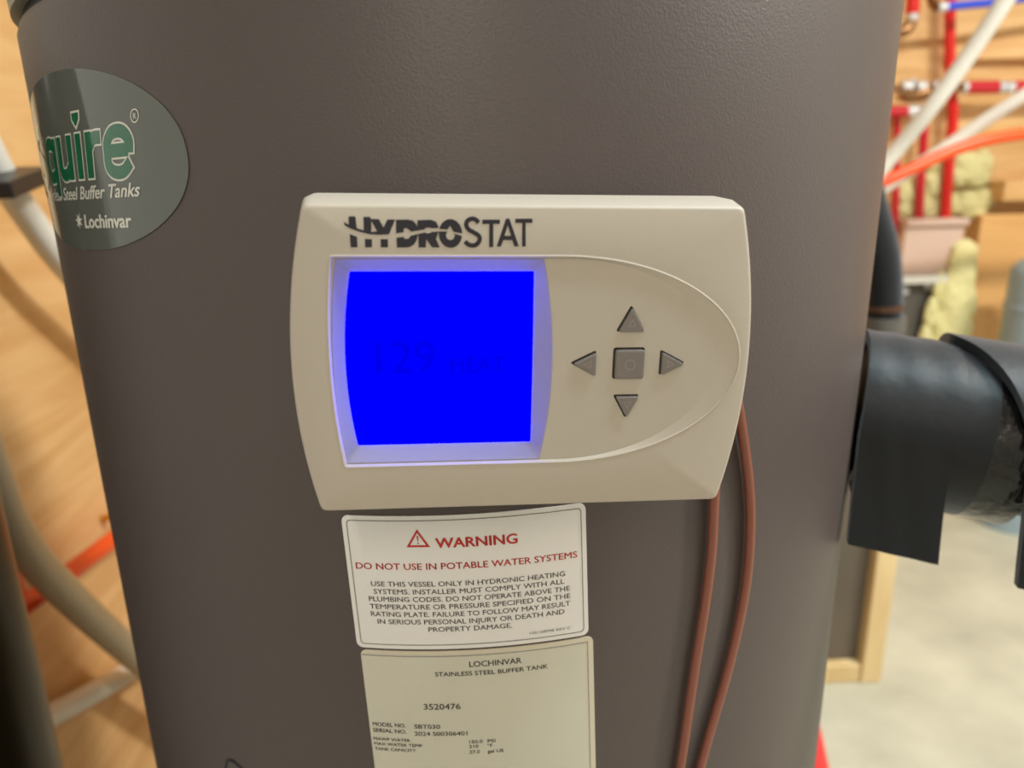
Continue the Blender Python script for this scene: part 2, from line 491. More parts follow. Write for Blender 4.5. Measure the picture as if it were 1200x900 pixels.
# --- oval decal
mpD = sheet_map(-172.0, -1.6, .035)
def oval(x):
    k = 33.0*(max(0, 1-abs(x/73.0)**2.15))**(1/2.15); return (-k, k)
dc = wrapped('brand_decal', -73, 73, (oval, mpD), .0004, M['film'], tank, 72)
dc['label'] = 'glossy clear oval decal with green and white lettering'
mpL = sheet_map(-172.0, -1.6, .045, .22)
def letter_strokes():
    """heavy condensed lower-case letters, base line 0, x-height 18"""
    X = 18.0
    S = []
    # S
    S.append([(-36, 17.5), (-39, 21.5), (-46, 22), (-51, 18.5), (-49, 13), (-42, 10), (-36, 6.5), (-36.5, 1.8), (-42, -.2), (-49, .2), (-52, 4.5)])
    # q
    S.append([(-17.5, 14.5), (-21, 16.0), (-26, 15.4), (-28.4, 9), (-26, 2.4), (-21, 2.0), (-17.5, 3.5)])
    S.append([(-16.8, X), (-16.8, 9), (-16.8, 0), (-16.8, -6.5)])
    # u
    S.append([(-9.4, X), (-9.4, 10), (-9.2, 4.4), (-6.2, 2.2), (-2.2, 2.8), (.3, 5)])
    S.append([(1.6, X), (1.6, 9), (1.6, 0)])
    # i
    S.append([(10.3, X), (10.3, 9), (10.3, 0)])
    # r
    S.append([(18.8, X), (18.8, 9), (18.8, 0)])
    S.append([(19.8, 12.5), (22.5, 15.2), (27.5, 15.4)])
    # e
    S.append([(32.2, 9.6), (38, 9.6), (44.6, 9.6)])
    S.append([(45.0, 8.4), (45.0, 13), (41.4, 16.4), (35.6, 16.4), (32.0, 13), (31.8, 8.5), (32.2, 4.2), (35.8, 1.6), (41.4, 1.6), (45.6, 4.8)])
    return S
yb = -6.0
def shiftS(S): return [[(x-.6, y*.90+yb) for x, y in s] for s in S]
SS = shiftS(letter_strokes())
def ext(s, e):
    a, b = Vector((*s[0], 0)), Vector((*s[1], 0)); c, d = Vector((*s[-1], 0)), Vector((*s[-2], 0))
    p = a+(a-b).normalized()*e; q = c+(c-d).normalized()*e
    return [(p.x, p.y)]+list(s[1:-1])+[(q.x, q.y)]
wo = merge(*[stroke2d(ext(s, .7), 6.0) for s in SS])
go = merge(*[stroke2d(s, 4.6) for s in SS])
on_tank('letter_outline', wo, mpL, .00055, M['white_print'], dc)
on_tank('letters', go, mpL, .00070, M['green'], dc)
dot_o = [(5.6, 26.4), (13.2, 26.4), (13.0, 23.0), (9.4, 19.6), (5.8, 23.0)]
dot_i = [(6.6, 25.6), (12.2, 25.6), (12.0, 23.4), (9.4, 20.8), (6.8, 23.4)]
on_tank('dot_outline', curve2d([[(x, y-2.2+yb) for x, y in dot_o]]), mpL, .00055, M['white_print'], dc)
on_tank('letter_dot', curve2d([[(x, y-2.2+yb) for x, y in dot_i]]), mpL, .00070, M['green'], dc)
def circ(cx, cy, r, n=20): return [(cx+r*math.cos(2*math.pi*i/n), cy+r*math.sin(2*math.pi*i/n)) for i in range(n)]
on_tank('registered_mark', merge(curve2d([circ(48.4, 13.2, 2.3), circ(48.4, 13.2, 1.9)]), fit_text('R', 47.6, 49.3, 12.2, 2.0)), mpL, .00058, M['white_print'], dc)
on_tank('script_line', fit_text('Stainless Steel Buffer Tanks', -44, 49.5, -13.4, 5.0, bold=.02, shear=.25), mpL, .00058, M['white_print'], dc)
on_tank('maker_name', fit_text('Lochinvar', 8, 43.5, -24.2, 5.2, bold=.035), mpL, .00058, M['white_print'], dc)
star = []
for i in range(14):
    rr = 4.0 if i % 2 == 0 else 1.5
    star.append((2.2+rr*.95*math.cos(2*math.pi*i/14+.3), -21.6+rr*.85*math.sin(2*math.pi*i/14+.3)))
on_tank('star_mark', curve2d([star]), mpL, .00058, M['white_print'], dc)

# --- dark sticker at the very bottom of the view
mpS = sheet_map(-112, -289, -.33)
ds = wrapped('dark_sticker', -24, 24, (rrect(48, 52, 5), mpS), .0004, M['sticker_dark'], tank)
on_tank('border_line', curve2d([rrect_loop(47.6, 51.6, 4.8), rrect_loop(45.4, 49.4, 4)]), mpS, .0006, M['ink'], ds)

# ------------------------------------------------------------------ controller on the tank
DO = Vector((0.01356562, -0.25364214, CAM_H-0.06034708))
dy, dip = 0.04738461, -0.03307406
ux = Vector((math.cos(dy), math.sin(dy), 0)); uz = Vector((0, 0, 1)); un_ = Vector((math.sin(dy), -math.cos(dy), 0))
DU = ux*math.cos(dip)+uz*math.sin(dip); DV = uz*math.cos(dip)-ux*math.sin(dip)
dev = empty('heating_controller', DO, 'cream wall controller with glowing blue screen and five grey buttons', 'controller')
dm = Matrix((DU, DV, un_)).transposed().to_4x4()
dev.rotation_euler = dm.to_euler()

def ray_hit(loop, c, a):
    dx, dy_ = math.cos(a), math.sin(a); best = None
    n = len(loop)
    for i in range(n):
        x1, y1 = loop[i][0]-c[0], loop[i][1]-c[1]; x2, y2 = loop[(i+1) % n][0]-c[0], loop[(i+1) % n][1]-c[1]
        den = dx*(y2-y1)-dy_*(x2-x1)
        if abs(den) < 1e-12: continue
        t = (x1*(y2-y1)-y1*(x2-x1))/den; s = (x1*dy_-y1*dx)/den
        if t > 0 and -1e-9 <= s <= 1+1e-9 and (best is None or t < best): best = t
    return (c[0]+dx*best, c[1]+dy_*best)
CC = (4.0, 0.0)
def arc_side(x0, xb, y0, y1, n=24):
    """points from (x0,y0) to (x0,y1) bulging to xb in the middle"""
    return [(x0+(xb-x0)*(1-(2*i/n-1)**2), y0+(y1-y0)*i/n) for i in range(n+1)]
def round_poly(P, r, n=5):
    out = []
    m = len(P)
    for i in range(m):
        p = Vector((*P[i], 0)); a = Vector((*P[i-1], 0)); b = Vector((*P[(i+1) % m], 0))
        d1 = (a-p); d2 = (b-p)
        ang = d1.angle(d2)
        if ang > math.radians(140): out.append((p.x, p.y)); continue
        rr = min(r, .45*d1.length, .45*d2.length)
        q1 = p+d1.normalized()*rr; q2 = p+d2.normalized()*rr
        for k in range(n+1):
            t = k/n; s = q1*(1-t)**2+p*2*t*(1-t)+q2*t*t
            out.append((s.x, s.y))
    return out
def outline(g):
    L = arc_side(62+g, 68+g, -46.1-g, 45.5+g) + arc_side(-62-g, -68-g, 45.5+g, -46.1-g)
    return round_poly(L, 2.6)
N_ANG = 300
corner_angs = [math.atan2(sy*45.5, sx*62-CC[0]) for sx in (-1, 1) for sy in (-1, 1)]
Dcorn = [math.atan2(31.2, -54.8-CC[0]), math.atan2(-31.2, -54.2-CC[0])]
angs = sorted([2*math.pi*i/N_ANG-math.pi for i in range(N_ANG)] + [a+d for a in corner_angs for d in (-.03, -.02, -.01, 0, .01, .02, .03)] + Dcorn)
def polar(loop): return [ray_hit(loop, CC, a) for a in angs]
def dloop(ecx, erx, ry_t, ry_b, lx_t, lx_b, bul):
    L = []
    for i in range(49):
        a = math.radians(-90+180*i/48); r = ry_t if a > 0 else ry_b
        L.append((ecx+erx*math.cos(a), r*math.sin(a)))
    for i in range(25):
        t = i/24
        y = ry_t+(-ry_b-ry_t)*t; x = lx_t+(lx_b-lx_t)*t
        L.append((x-bul*(1-(2*t-1)**2), y))
    return L
D_out = dloop(10, 54.6, 31.2, 31.3, -54.9, -54.0, 2.3)
D_in = dloop(10, 47.8, 30.95, 31.05, -54.6, -53.7, 2.3)
def loft(name, loops, ws, m_, parent, close=False):
    n = len(loops[0]); v = []; f = []
    for L, w_ in zip(loops, ws):
        v += [Vector((x, y, w_))*.001 for x, y in L]
    for i in range(len(loops)-1):
        for k in range(n):
            k2 = (k+1) % n
            f.append((i*n+k, i*n+k2, (i+1)*n+k2, (i+1)*n+k))
    if close: f.append(tuple(range(n)))
    return mesh(name, v, f, m_, parent, True)
dp = polar(D_out)
loft('housing', [polar(outline(0)), polar(outline(1.7)), polar(outline(1.5)), polar(outline(.25)), polar(outline(0)), polar(outline(-.35)), polar(outline(-.9)), dp, [(x, y) for x, y in dp]],
     [-27, -26, -12, -1.6, -.7, -.2, 0, 0, -.7], M['plastic'], dev, True)
# mounting base between housing and tank
box('mounting_base', (-.036, -.034, -.0335), (.036, .034, -.027), M['well'], dev, .002)
# raised rim line round the panel
loft('panel_rim', [polar(dloop(10, 55.3, 31.9, 32.0, -55.6, -54.7, 2.3)), polar(dloop(10, 54.95, 31.55, 31.65, -55.25, -54.35, 2.3)), dp], [0.0, .24, -.05], M['plastic'], dev)

BEZ = arc_side(4.6, 7.9, -30.85, 30.75) + arc_side(-54.2, -56.5, 30.75, -30.85)
SCR = arc_side(2.0, 2.15, -25.9, 26.8) + arc_side(-50.5, -53.0, 26.8, -25.9)
def tri_btn(kind):
    if kind == 'up': return [(26.5, 9.2), (35.3, 9.2), (30.8, 17.2)]
    if kind == 'down': return [(26.6, -10.4), (34.8, -10.4), (30.8, -18.0)]
    if kind == 'left': return [(20.9, 3.6), (20.9, -4.5), (13.1, -.2)]
    if kind == 'right': return [(40.4, 3.6), (40.4, -4.5), (48.3, -.6)]
    return [(26.1, 4.3), (35.7, 4.3), (35.7, -5.4), (26.1, -5.4)]
KINDS = ['up', 'down', 'left', 'right', 'mid']
def ccw(L):
    a = sum(L[i-1][0]*L[i][1]-L[i][0]*L[i-1][1] for i in range(len(L)))
    return L if a > 0 else L[::-1]
def scaled(L, k, ox=0, oy=0):
    cx = sum(p[0] for p in L)/len(L); cy = sum(p[1] for p in L)/len(L)
    return [(cx+(x-cx)*k+ox, cy+(y-cy)*k+oy) for x, y in L]
holes = [round_poly(ccw(tri_btn(k)), .9) for k in KINDS]
FL = -.8
# sloping flank and floor of the panel
fv, ff = curve2d([D_in, BEZ]+holes)
fv = [Vector((q.x, q.y, FL))*.001 for q in fv]
din = polar(D_in)
sv = [Vector((x, y, -.15))*.001 for x, y in dp]+[Vector((x, y, FL))*.001 for x, y in din]
n_ = len(dp); sf = [(k, (k+1) % n_, n_+(k+1) % n_, n_+k) for k in range(n_)]
mesh('face_panel', *merge((sv, sf), (fv, ff)), M['plastic'], dev, True)
for h in holes:
    loft('button_well', [h, h], [FL, -4.5], M['well'], dev, False)
v, f = curve2d([[(10, 20), (10, -20), (50, -20), (50, 20)]])
flatmesh('well_floor', [Vector((q.x, q.y, -4.5))*.001 for q in v], f, M['well'], dev)

# bezel ring round the screen
bc = (-25.0, 0.4)
def polar2(loop, extra): 
    A = sorted([2*math.pi*i/160-math.pi for i in range(160)]+extra)
    return [ray_hit(loop, bc, a) for a in A]
exA = [math.atan2(y-bc[1], x-bc[0]) for L in (BEZ, SCR) for x, y in (L[0], L[24], L[25], L[49])]
bl, sl_ = polar2(BEZ, exA), polar2(SCR, exA)
bl_in = polar2([( (x-bc[0])*.992+bc[0], (y-bc[1])*.992+bc[1]) for x, y in BEZ], exA)
loft('display_bezel', [bl, bl_in, sl_, sl_], [FL, FL+.15, -3.0, -3.8], M['bezel'], dev)
v, f = curve2d([round_poly(SCR, .8)])
scr = flatmesh('screen', [Vector((q.x, q.y, -3.1))*.001 for q in v], f, M['screen'], dev)
scr['label'] = 'glowing blue display'
def on_dev(name, vf, w_, m_, parent):
    return flatmesh(name, [Vector((q.x, q.y, w_))*.001 for q in vf[0]], vf[1], m_, parent)
on_dev('temperature_digits', merge(fit_text('129', -44.5, -26.5, -3.2, 10.2, bold=.035), curve2d([circ(-24.4, 8.4, 1.0, 16), circ(-24.4, 8.4, .5, 16)])), -2.8, M['segment'], scr)
on_dev('mode_word', fit_text('HEAT', -22.8, -5.6, -3.4, 5.2, bold=.07), -2.8, M['segment'], scr)
on_dev('soft_key_word', fit_text('MODE', -28.3, -20.0, -22.4, 2.4), -2.8, M['segment'], scr)
on_dev('soft_key_word', fit_text('MENU', -9.5, -1.8, -22.6, 2.4), -2.8, M['segment'], scr)

# buttons
for k, h in zip(KINDS, holes):
    L = tri_btn(k)
    base = ccw(L)
    ox, oy = .32, -.32
    kk = .90 if k != 'mid' else .93
    b1 = round_poly(scaled(base, kk, ox, oy), .8)
    b2 = round_poly(scaled(base, kk-.04, ox, oy), .8); b3 = round_poly(scaled(base, kk-.13, ox, oy), .7)
    bo = loft('button', [b1, b1, b2, b3], [-4.4, -.45, -.05, .08], M['button'], dev, False)
    me = bo.data
    bm = bmesh.new(); bm.from_mesh(me); bm.verts.ensure_lookup_table()
    nb = len(b1)
    bm.faces.new([bm.verts[3*nb+i] for i in range(nb)])
    bmesh.ops.recalc_face_normals(bm, faces=bm.faces)
    bm.to_mesh(me); bm.free()
    cx = sum(p[0] for p in base)/len(base)+ox; cy = sum(p[1] for p in base)/len(base)+oy
    if k == 'mid': vf = curve2d([circ(cx, cy, 1.65, 32), circ(cx, cy, 1.35, 32)])
    else:
        t0 = [((x-cx+ox)*.30+cx, (y-cy+oy)*.30+cy) for x, y in base]; t1 = [((x-cx+ox)*.19+cx, (y-cy+oy)*.19+cy) for x, y in base]
        vf = curve2d([t0, t1])
    on_dev('button_mark', vf, 0.14, M['button_mark'], bo)

# logo lettering
logo = []
def poly(P): logo.append(curve2d([P]))
logo.append(curve2d([[(-51.09, 40.94), (-49.87, 40.02), (-49.76, 42.32), (-47.92, 42.33), (-47.72, 39.18), (-45.78, 38.54), (-45.78, 42.22), (-43.89, 42.23), (-43.8, 41.66), (-41.6, 41.6), (-40.4, 39.37), (-39.28, 41.52), (-37.14, 41.53), (-38.95, 37.52), (-41.76, 37.34), (-44.31, 37.5), (-47.29, 38.25), (-49.57, 39.1), (-50.96, 39.9)],
             [(-43.66, 41.09), (-42.19, 38.27), (-43.77, 38.13)]]))
poly([(-49.69, 37.6), (-47.71, 36.79), (-47.72, 33.92), (-49.58, 33.92)])
poly([(-45.64, 36.26), (-43.71, 36.17), (-43.75, 33.93), (-45.62, 33.92)])
poly([(-41.33, 36.18), (-39.34, 36.18), (-39.35, 33.93), (-41.37, 33.93)])
poly([(-36.96, 41.46), (-33.69, 41.55), (-32.3, 41.25), (-31.39, 40.22), (-31.22, 39.47), (-31.08, 41.38), (-27.37, 41.51), (-25.97, 40.98), (-25.33, 39.78), (-25.29, 39.26), (-27.41, 39.19), (-27.65, 39.42), (-28.82, 39.34), (-29.19, 38.88), (-32.84, 38.23), (-33.3, 38.63), (-34.17, 39.23), (-34.93, 39.04), (-34.96, 38.06), (-37.07, 37.82)])
poly([(-36.99, 36.59), (-34.94, 36.83), (-34.77, 36.29), (-33.71, 36.29), (-32.99, 37.14), (-30.98, 37.66), (-31.37, 36.02), (-32.22, 34.72), (-33.42, 34.01), (-34.72, 33.89), (-36.95, 33.89)])
poly([(-30.93, 37.66), (-28.97, 38.08), (-28.62, 37.78), (-27.67, 37.9), (-27.31, 38.18), (-25.31, 38.33), (-26.05, 36.26), (-25.01, 33.91), (-27.15, 33.91), (-28.77, 36.14), (-28.93, 33.9), (-30.94, 33.9)])
oc = (-22.03, 37.78)
def oarc(a0, a1, n=24): return [(oc[0]+3.28*math.cos(math.radians(a0+(a1-a0)*i/n)), oc[1]+3.95*math.sin(math.radians(a0+(a1-a0)*i/n))) for i in range(n+1)]
poly(oarc(0, 162) + [(-22.92, 38.84), (-22.55, 39.3), (-22.13, 39.93), (-21.6, 38.95), (-21.13, 38.24)])
poly(oarc(172, 350) + [(-21.0, 37.75), (-20.83, 37.15), (-21.27, 36.21), (-22.05, 35.95), (-22.95, 36.25), (-23.32, 37.27), (-22.92, 38.34)])
logo.append(stroke2d([(-14.17, 40.73), (-14.94, 41.55), (-15.97, 41.85), (-17.2, 41.34), (-17.64, 40.21), (-17.01, 38.94), (-15.46, 38.06), (-14.17, 37.17), (-13.91, 36.02), (-14.69, 34.86), (-15.73, 34.48), (-17.02, 34.73), (-18.0, 35.63)], 1.25, 5))
poly([(-13.19, 41.62), (-8.24, 41.64), (-8.23, 40.45), (-10.09, 40.44), (-10.05, 34.05), (-11.23, 34.05), (-11.25, 40.44), (-13.19, 40.43)])
logo.append(curve2d([[(-6.56, 41.9), (-5.57, 41.91), (-2.81, 34.24), (-4.12, 34.24), (-4.74, 35.99), (-7.28, 35.98), (-7.91, 34.23), (-9.09, 34.23)], [(-6.02, 40.08), (-5.13, 37.2), (-6.9, 37.19)]]))
poly([(-3.96, 41.91), (.9, 41.94), (.92, 40.79), (-1.01, 40.79), (-.89, 34.24), (-1.89, 34.24), (-2.0, 40.78), (-3.95, 40.77)])
lg = on_dev('logo_lettering', merge(*logo), .12, M['ink'], dev)
lg['label'] = 'dark navy brand lettering'

# ------------------------------------------------------------------ brown sensor cables
def cable(name, P, label):
    o = tube(name, [cyl(u/1000, Z(z), d) for u, z, d in P], .0020, M['cable'], None, 12, 8)
    return tag(o, label, 'cable', 'sensor cables below the controller')
cable('sensor_cable', [(88, -88, .0028), (90, -110, .0028), (90.2, -132, .0026), (90.5, -153, .0026), (89, -176, .0026), (85.1, -211, .0026), (80.5, -258, .0026), (72, -330, .0026), (66, -420, .0026)], 'brown sensor cable nearer the white labels, leaving the controller corner')
cable('sensor_cable', [(94, -78, .0028), (100.5, -100, .0028), (107.6, -127, .0026), (110.9, -151, .0026), (110.4, -179, .0026), (103.9, -214, .0026), (91.3, -262, .0026), (80, -330, .0026), (74, -420, .0026)], 'brown sensor cable bowing out to the right beside the controller')

# ------------------------------------------------------------------ insulated pipe on the right
AZ = math.radians(70)
pa = Vector((math.sin(AZ), -math.cos(AZ), -.129)); pf = Vector((-math.cos(AZ), -math.sin(AZ), 0))
PZ = CAM_H-.1433
def pp(s, f_, z): return Vector((pa.x*.22, pa.y*.22, PZ))+pa*(s-.22)+pf*f_+Vector((0, 0, z))
pipe = empty('insulated_pipe', pp(.222, 0, 0), 'thick black foam-wrapped pipe leaving the right side of the tank', 'pipe')
def ptube(name, s0, s1, r, m_, n=2):
    return world_child(tube(name, [pp(s0, 0, 0), pp((s0+s1)/2, 0, 0), pp(s1, 0, 0)], r, m_, None, 48, n), pipe)
ptube('metal_pipe', .2215, 2.86, .022, M['greymetal'])
ptube('inner_insulation', .226, 2.85, .0385, M['foamrub'])
def sleeve(name, S0, S1, r, th, phi1, flap, m_, wav=0.0, out=.004):
    """open wrap: round from the front over the top to the back, with a flap hanging down at the front; S0/S1: ends along the pipe"""
    prof = []
    nfl = 10
    for i in range(nfl):
        t = i/nfl; prof.append((r+out*(1-t)**2, -flap*(1-t)))
    na = 44
    for i in range(na+1):
        a = math.radians(phi1*i/na)
        prof.append((r*math.cos(a), r*math.sin(a)))
    ns = 12; v = []; f = []; L = len(prof)
    def P(i, j, d):
        a = prof[max(i-1, 0)]; b = prof[min(i+1, L-1)]
        t = Vector((b[0]-a[0], b[1]-a[1])); t.normalize()
        nx, nz = t.y, -t.x
        q = prof[i]
        g = (i-nfl)/nfl if i < nfl else (i-nfl)/na      # -1..0 on the flap, 0..1 round the pipe
        e0, e1 = S0(g), S1(g)
        s = e0+(e1-e0)*j/ns
        wv = wav*math.sin(j*1.3+i*.35)
        return pp(s, q[0]+nx*(d+wv), q[1]+nz*(d+wv))
    for d in (0, th):
        for i in range(L):
            for j in range(ns+1): v.append(P(i, j, d))
    W = ns+1; O = L*W
    for i in range(L-1):
        for j in range(ns):
            a = i*W+j
            f += [(a, a+1, a+W+1, a+W), (O+a, O+a+W, O+a+W+1, O+a+1)]
    for i in range(L-1):
        a = i*W; b = i*W+ns
        f += [(a, a+W, O+a+W, O+a), (b, O+b, O+b+W, b+W)]
    for j in range(ns):
        a = j; b = (L-1)*W+j
        f += [(a, O+a, O+a+1, a+1), (b, b+1, O+b+1, O+b)]
    return world_child(mesh(name, v, f, m_, None, True), pipe)
sleeve('insulation_wrap', lambda g: .2185 if g < 0 else .2185+.0045*min(1, g*4), lambda g: .2605-.001*g if g < 0 else .2605+.007*min(1, g*5), .0390, .0075, 285, .058, M['foamrub'], wav=.0003)
ptube('insulation_ring', .250, .278, .0452, M['foamrub'])
ptube('tape_band', .268, .300, .0448, M['tape'], 4)
sleeve('insulation_wrap', lambda g: .294+.002*-g if g < 0 else .294-.030*min(1, (g/.4)**2), lambda g: 2.83, .0455, .006, 230, .058, M['foamrub'])
world_child(tube('tank_collar', [pp(.2215, 0, 0), pp(.2225, 0, 0), pp(.2235, 0, 0)], .040, M['gasket'], None, 48, 2), pipe)

def run_out(p, q, lo=(-.498, -2.6, .005), hi=(2.695, 1.745, 2.445)):
    """carry a tube on from q, away from p, until it meets a wall, the floor or the ceiling"""
    d = (q-p).normalized(); t = 9.0
    for i in range(3):
        if d[i] > 1e-6: t = min(t, (hi[i]-q[i])/d[i])
        elif d[i] < -1e-6: t = min(t, (lo[i]-q[i])/d[i])
    return q+d*max(t, .001)
def to_ceiling(q): return Vector((q.x, q.y, 2.445))

# dark insulated riser with elbow behind the tank
riser = empty('insulated_riser', at_y(1040, 330, .55), 'dark insulated riser pipe curving up behind the right edge of the tank', 'pipe')
rp = [at_y(1002, 190, .55), at_y(1014, 240, .55), at_y(1028, 290, .55), at_y(1033, 330, .55), at_y(1032, 380, .55), at_y(1020, 430, .54), Vector((.36, .44, CAM_H-.36)), Vector((.22, .30, CAM_H-.38)), Vector((.135, .187, CAM_H-.38))]
rq = catmull(rp, 8)
world_child(tube('insulation', [run_out(rq[1], rq[0])]+rq, rad(46, rp[3]), M['foamrub'], None, 28, 1), riser)
cpt = at_y(1033, 352, .55)
world_child(tube('copper_band', [at_y(1033.5, 356, .55), at_y(1033.3, 359, .55), at_y(1033, 362, .55)], rad(47.5, cpt), M['band'], None, 28, 2), riser)
world_child(tube('lit_insulation', [at_y(1033, 370, .55), at_y(1032, 380, .55), at_y(1031.5, 388, .55)], rad(54, cpt), M['greymetal'], None, 28, 2), riser)  # paler ring: light on the black insulation put into the colour

# ------------------------------------------------------------------ things on the back wall, right
def px_tube(name, P, wpx, m_, label=None, cat=None, group=None, seg=14, n=8, start=None, end=None):
    pts = [at_y(*p) for p in P]
    r = rad(wpx, pts[len(pts)//2])
    pts = catmull(pts, n)
    if start: pts = [to_ceiling(pts[0]) if start == 'up' else run_out(pts[1], pts[0])]+pts
    if end: pts = pts+[to_ceiling(pts[-1]) if end == 'up' else run_out(pts[-2], pts[-1])]
    o = tube(name, pts, r, m_, None, seg, 1)
    if label: tag(o, label, cat, group)
    return o
def crimp(parent, P, wpx, m_=None, name='crimp_ring'):
    pts = [at_y(*p) for p in P]
    o = tube(name, [pts[0], pts[0].lerp(pts[1], .5), pts[1]], rad(wpx, pts[0]), m_ or M['steel'], None, 16, 2)
    return world_child(o, parent)

G = 'red tubes on the back wall'
YP = 1.70
px_tube('red_tube', [(1114, -40, YP), (1113, 40, YP), (1114, 100, YP), (1117, 130, YP), (1113, 180, YP), (1108, 250, YP), (1105, 275, YP)], 12, M['pex_red'], 'red plastic tube running down the wall under the blue tube', 'tube', G, start='up')
px_tube('red_tube', [(1083, 122, YP), (1082, 170, YP), (1079, 210, YP), (1077, 255, YP), (1075, 275, YP)], 10, M['pex_crimson'], 'red plastic tube dropping behind the thick white tube, middle of three', 'tube', G)
px_tube('red_tube', [(1051, 134, YP), (1051, 170, YP), (1050, 210, YP), (1049, 255, YP), (1048, 275, YP)], 8.5, M['pex_crimson'], 'red plastic tube dropping right beside the grey tank edge', 'tube', G)

YM = 1.66
man = empty('pipe_manifold', at_y(1120, 102, YM), 'horizontal red pipe with silver crimp rings and a brass valve', 'manifold')
def mtube(name, P, wpx, m_, end=None): return world_child(px_tube(name, P, wpx, m_, seg=18, n=3, end=end), man)
mtube('brass_pipe', [(1030, 103.5, YM), (1080, 103, YM), (1128, 102.5, YM)], 8, M['brass'])
mtube('red_section', [(1132, 102.5, YM), (1148, 102.3, YM), (1168, 102, YM)], 15, M['pex_crimson'])
mtube('red_section', [(1180, 101.5, YM), (1200, 101, YM), (1260, 99, YM)], 13, M['pex_crimson'], 'run')
mtube('brass_pipe', [(1167, 102, YM), (1173, 102, YM), (1182, 101.5, YM)], 10, M['steel'])
for a, b in ((1056, 1067), (1073, 1083), (1092, 1102), (1127, 1135), (1170, 1174), (1178, 1186)):
    crimp(man, [(a, 102.5, YM), (b, 102.3, YM)], 14.5)
vb = mtube('valve_body', [(1056, 108, YM), (1070, 112, YM), (1086, 108, YM)], 17, M['brass'])
mtube('valve_stem', [(1070, 92, YM), (1070, 100, YM), (1070, 112, YM)], 5, M['steel'])
st = empty('red_stub', at_y(1055, 131, YM), 'short red pipe stub with silver ring just under the manifold', 'pipe')
world_child(px_tube('red_section', [(1028, 131, YM), (1045, 131, YM), (1064, 130.5, YM)], 13, M['pex_crimson']), st)
crimp(st, [(1062, 130.5, YM), (1079, 130, YM)], 13)
ft = empty('upper_fitting', at_y(1068, 25, YM), 'red tube end with silver ring and brass fitting at the top edge', 'fitting')
world_child(px_tube('red_section', [(1071, -30, YM), (1070, 0, YM), (1069, 16, YM)], 15, M['pex_red'], start='up'), ft)
crimp(ft, [(1069, 14, YM), (1069, 24, YM)], 13)
world_child(px_tube('brass_elbow', [(1068, 24, YM), (1066, 30, YM), (1060, 36, YM), (1050, 37, YM)], 13, M['brass'], n=5), ft)

bl_ = empty('blue_tube', at_y(1130, 6, 1.62), 'blue plastic tube with silver crimp at the top edge of the view', 'tube')
world_child(px_tube('tubing', [(1105, 8.5, 1.62), (1135, 5.5, 1.62), (1170, 2, 1.62), (1240, -8, 1.62)], 9.5, M['pex_blue'], end='run'), bl_)
crimp(bl_, [(1099, 9, 1.62), (1109, 8, 1.62)], 11)
world_child(px_tube('brass_elbow', [(1100, 9, 1.62), (1094, 6, 1.63), (1091, -4, 1.64), (1090, -30, 1.64)], 10, M['brass'], n=5, end='up'), bl_)

px_tube('white_tube', [(990, 250, 1.15), (1047, 180, 1.12), (1091, 126, 1.08), (1137, 62, 1.05), (1178, 0, 1.02), (1215, -60, 1.0)], 20, M['pex_white'], 'thick white plastic tube slanting up steeply past the red manifold', 'tube', 'white tubes on the right', start='run', end='run')
px_tube('white_tube', [(1010, 238, 1.4), (1060, 204, 1.38), (1090, 185, 1.37), (1120, 165, 1.36), (1150, 144, 1.34), (1200, 112, 1.30), (1260, 72, 1.26)], 15.5, M['pex_white'], 'thinner white plastic tube slanting just above the orange tube', 'tube', 'white tubes on the right', start='run', end='run')
px_tube('orange_tube', [(985, 238, 1.25), (1035, 213, 1.25), (1075, 195, 1.25), (1115, 177, 1.25), (1155, 164.5, 1.25), (1200, 157, 1.25), (1260, 152, 1.25)], 14, M['pex_orange'], 'bright orange tube arching in front of the yellow spray foam', 'tube', start='run', end='run')

def foam(name, blobs, label, dep=1.73):
    """lumpy cured foam, one mesh; blobs: (px, py, radius_px_x, radius_px_y)"""
    bm = bmesh.new()
    c0 = at_y(blobs[0][0], blobs[0][1], dep)
    for i, (x, y, rx, ry) in enumerate(blobs):
        c = at_y(x, y, dep); k = (c-CAM).dot(fw)/F
        tmp = bmesh.new(); bmesh.ops.create_icosphere(tmp, subdivisions=4, radius=1)
        for q in tmp.verts:
            d = q.co.copy()
            nse = 1+.28*noise.noise(d*2.2+Vector((i*3.1, x*.1, y*.1)))+.14*noise.noise(d*5+Vector((i, 2, 3)))
            q.co = c+Vector((d.x*rx*k*nse, d.y*min(rx, ry, 12)*k*nse*.8, d.z*ry*k*nse))
        me = bpy.data.meshes.new('t'); tmp.to_mesh(me); tmp.free(); bm.from_mesh(me); bpy.data.meshes.remove(me)
    me = bpy.data.meshes.new(name); bm.to_mesh(me); bm.free()
    for p in me.polygons: p.use_smooth = True
    o = link(name, me, M['foam'])
    return tag(o, label, 'foam', 'spray foam on the back wall')
foam('spray_foam', [(1138, 197, 24, 18), (1120, 206, 16, 13), (1150, 188, 12, 12), (1144, 210, 16, 9), (1128, 190, 14, 12)], 'pale yellow spray foam lump right under the orange tube')
foam('spray_foam', [(1134, 238, 27, 14), (1114, 240, 16, 12), (1150, 232, 14, 12), (1140, 246, 18, 9)], 'pale yellow spray foam lump beside the red tube bottoms')
foam('spray_foam', [(1094, 216, 16, 18), (1064, 226, 17, 18), (1092, 244, 18, 13), (1062, 246, 18, 12), (1096, 192, 10, 10), (1078, 240, 14, 14)], 'spray foam packed between the three red tubes', 1.738)
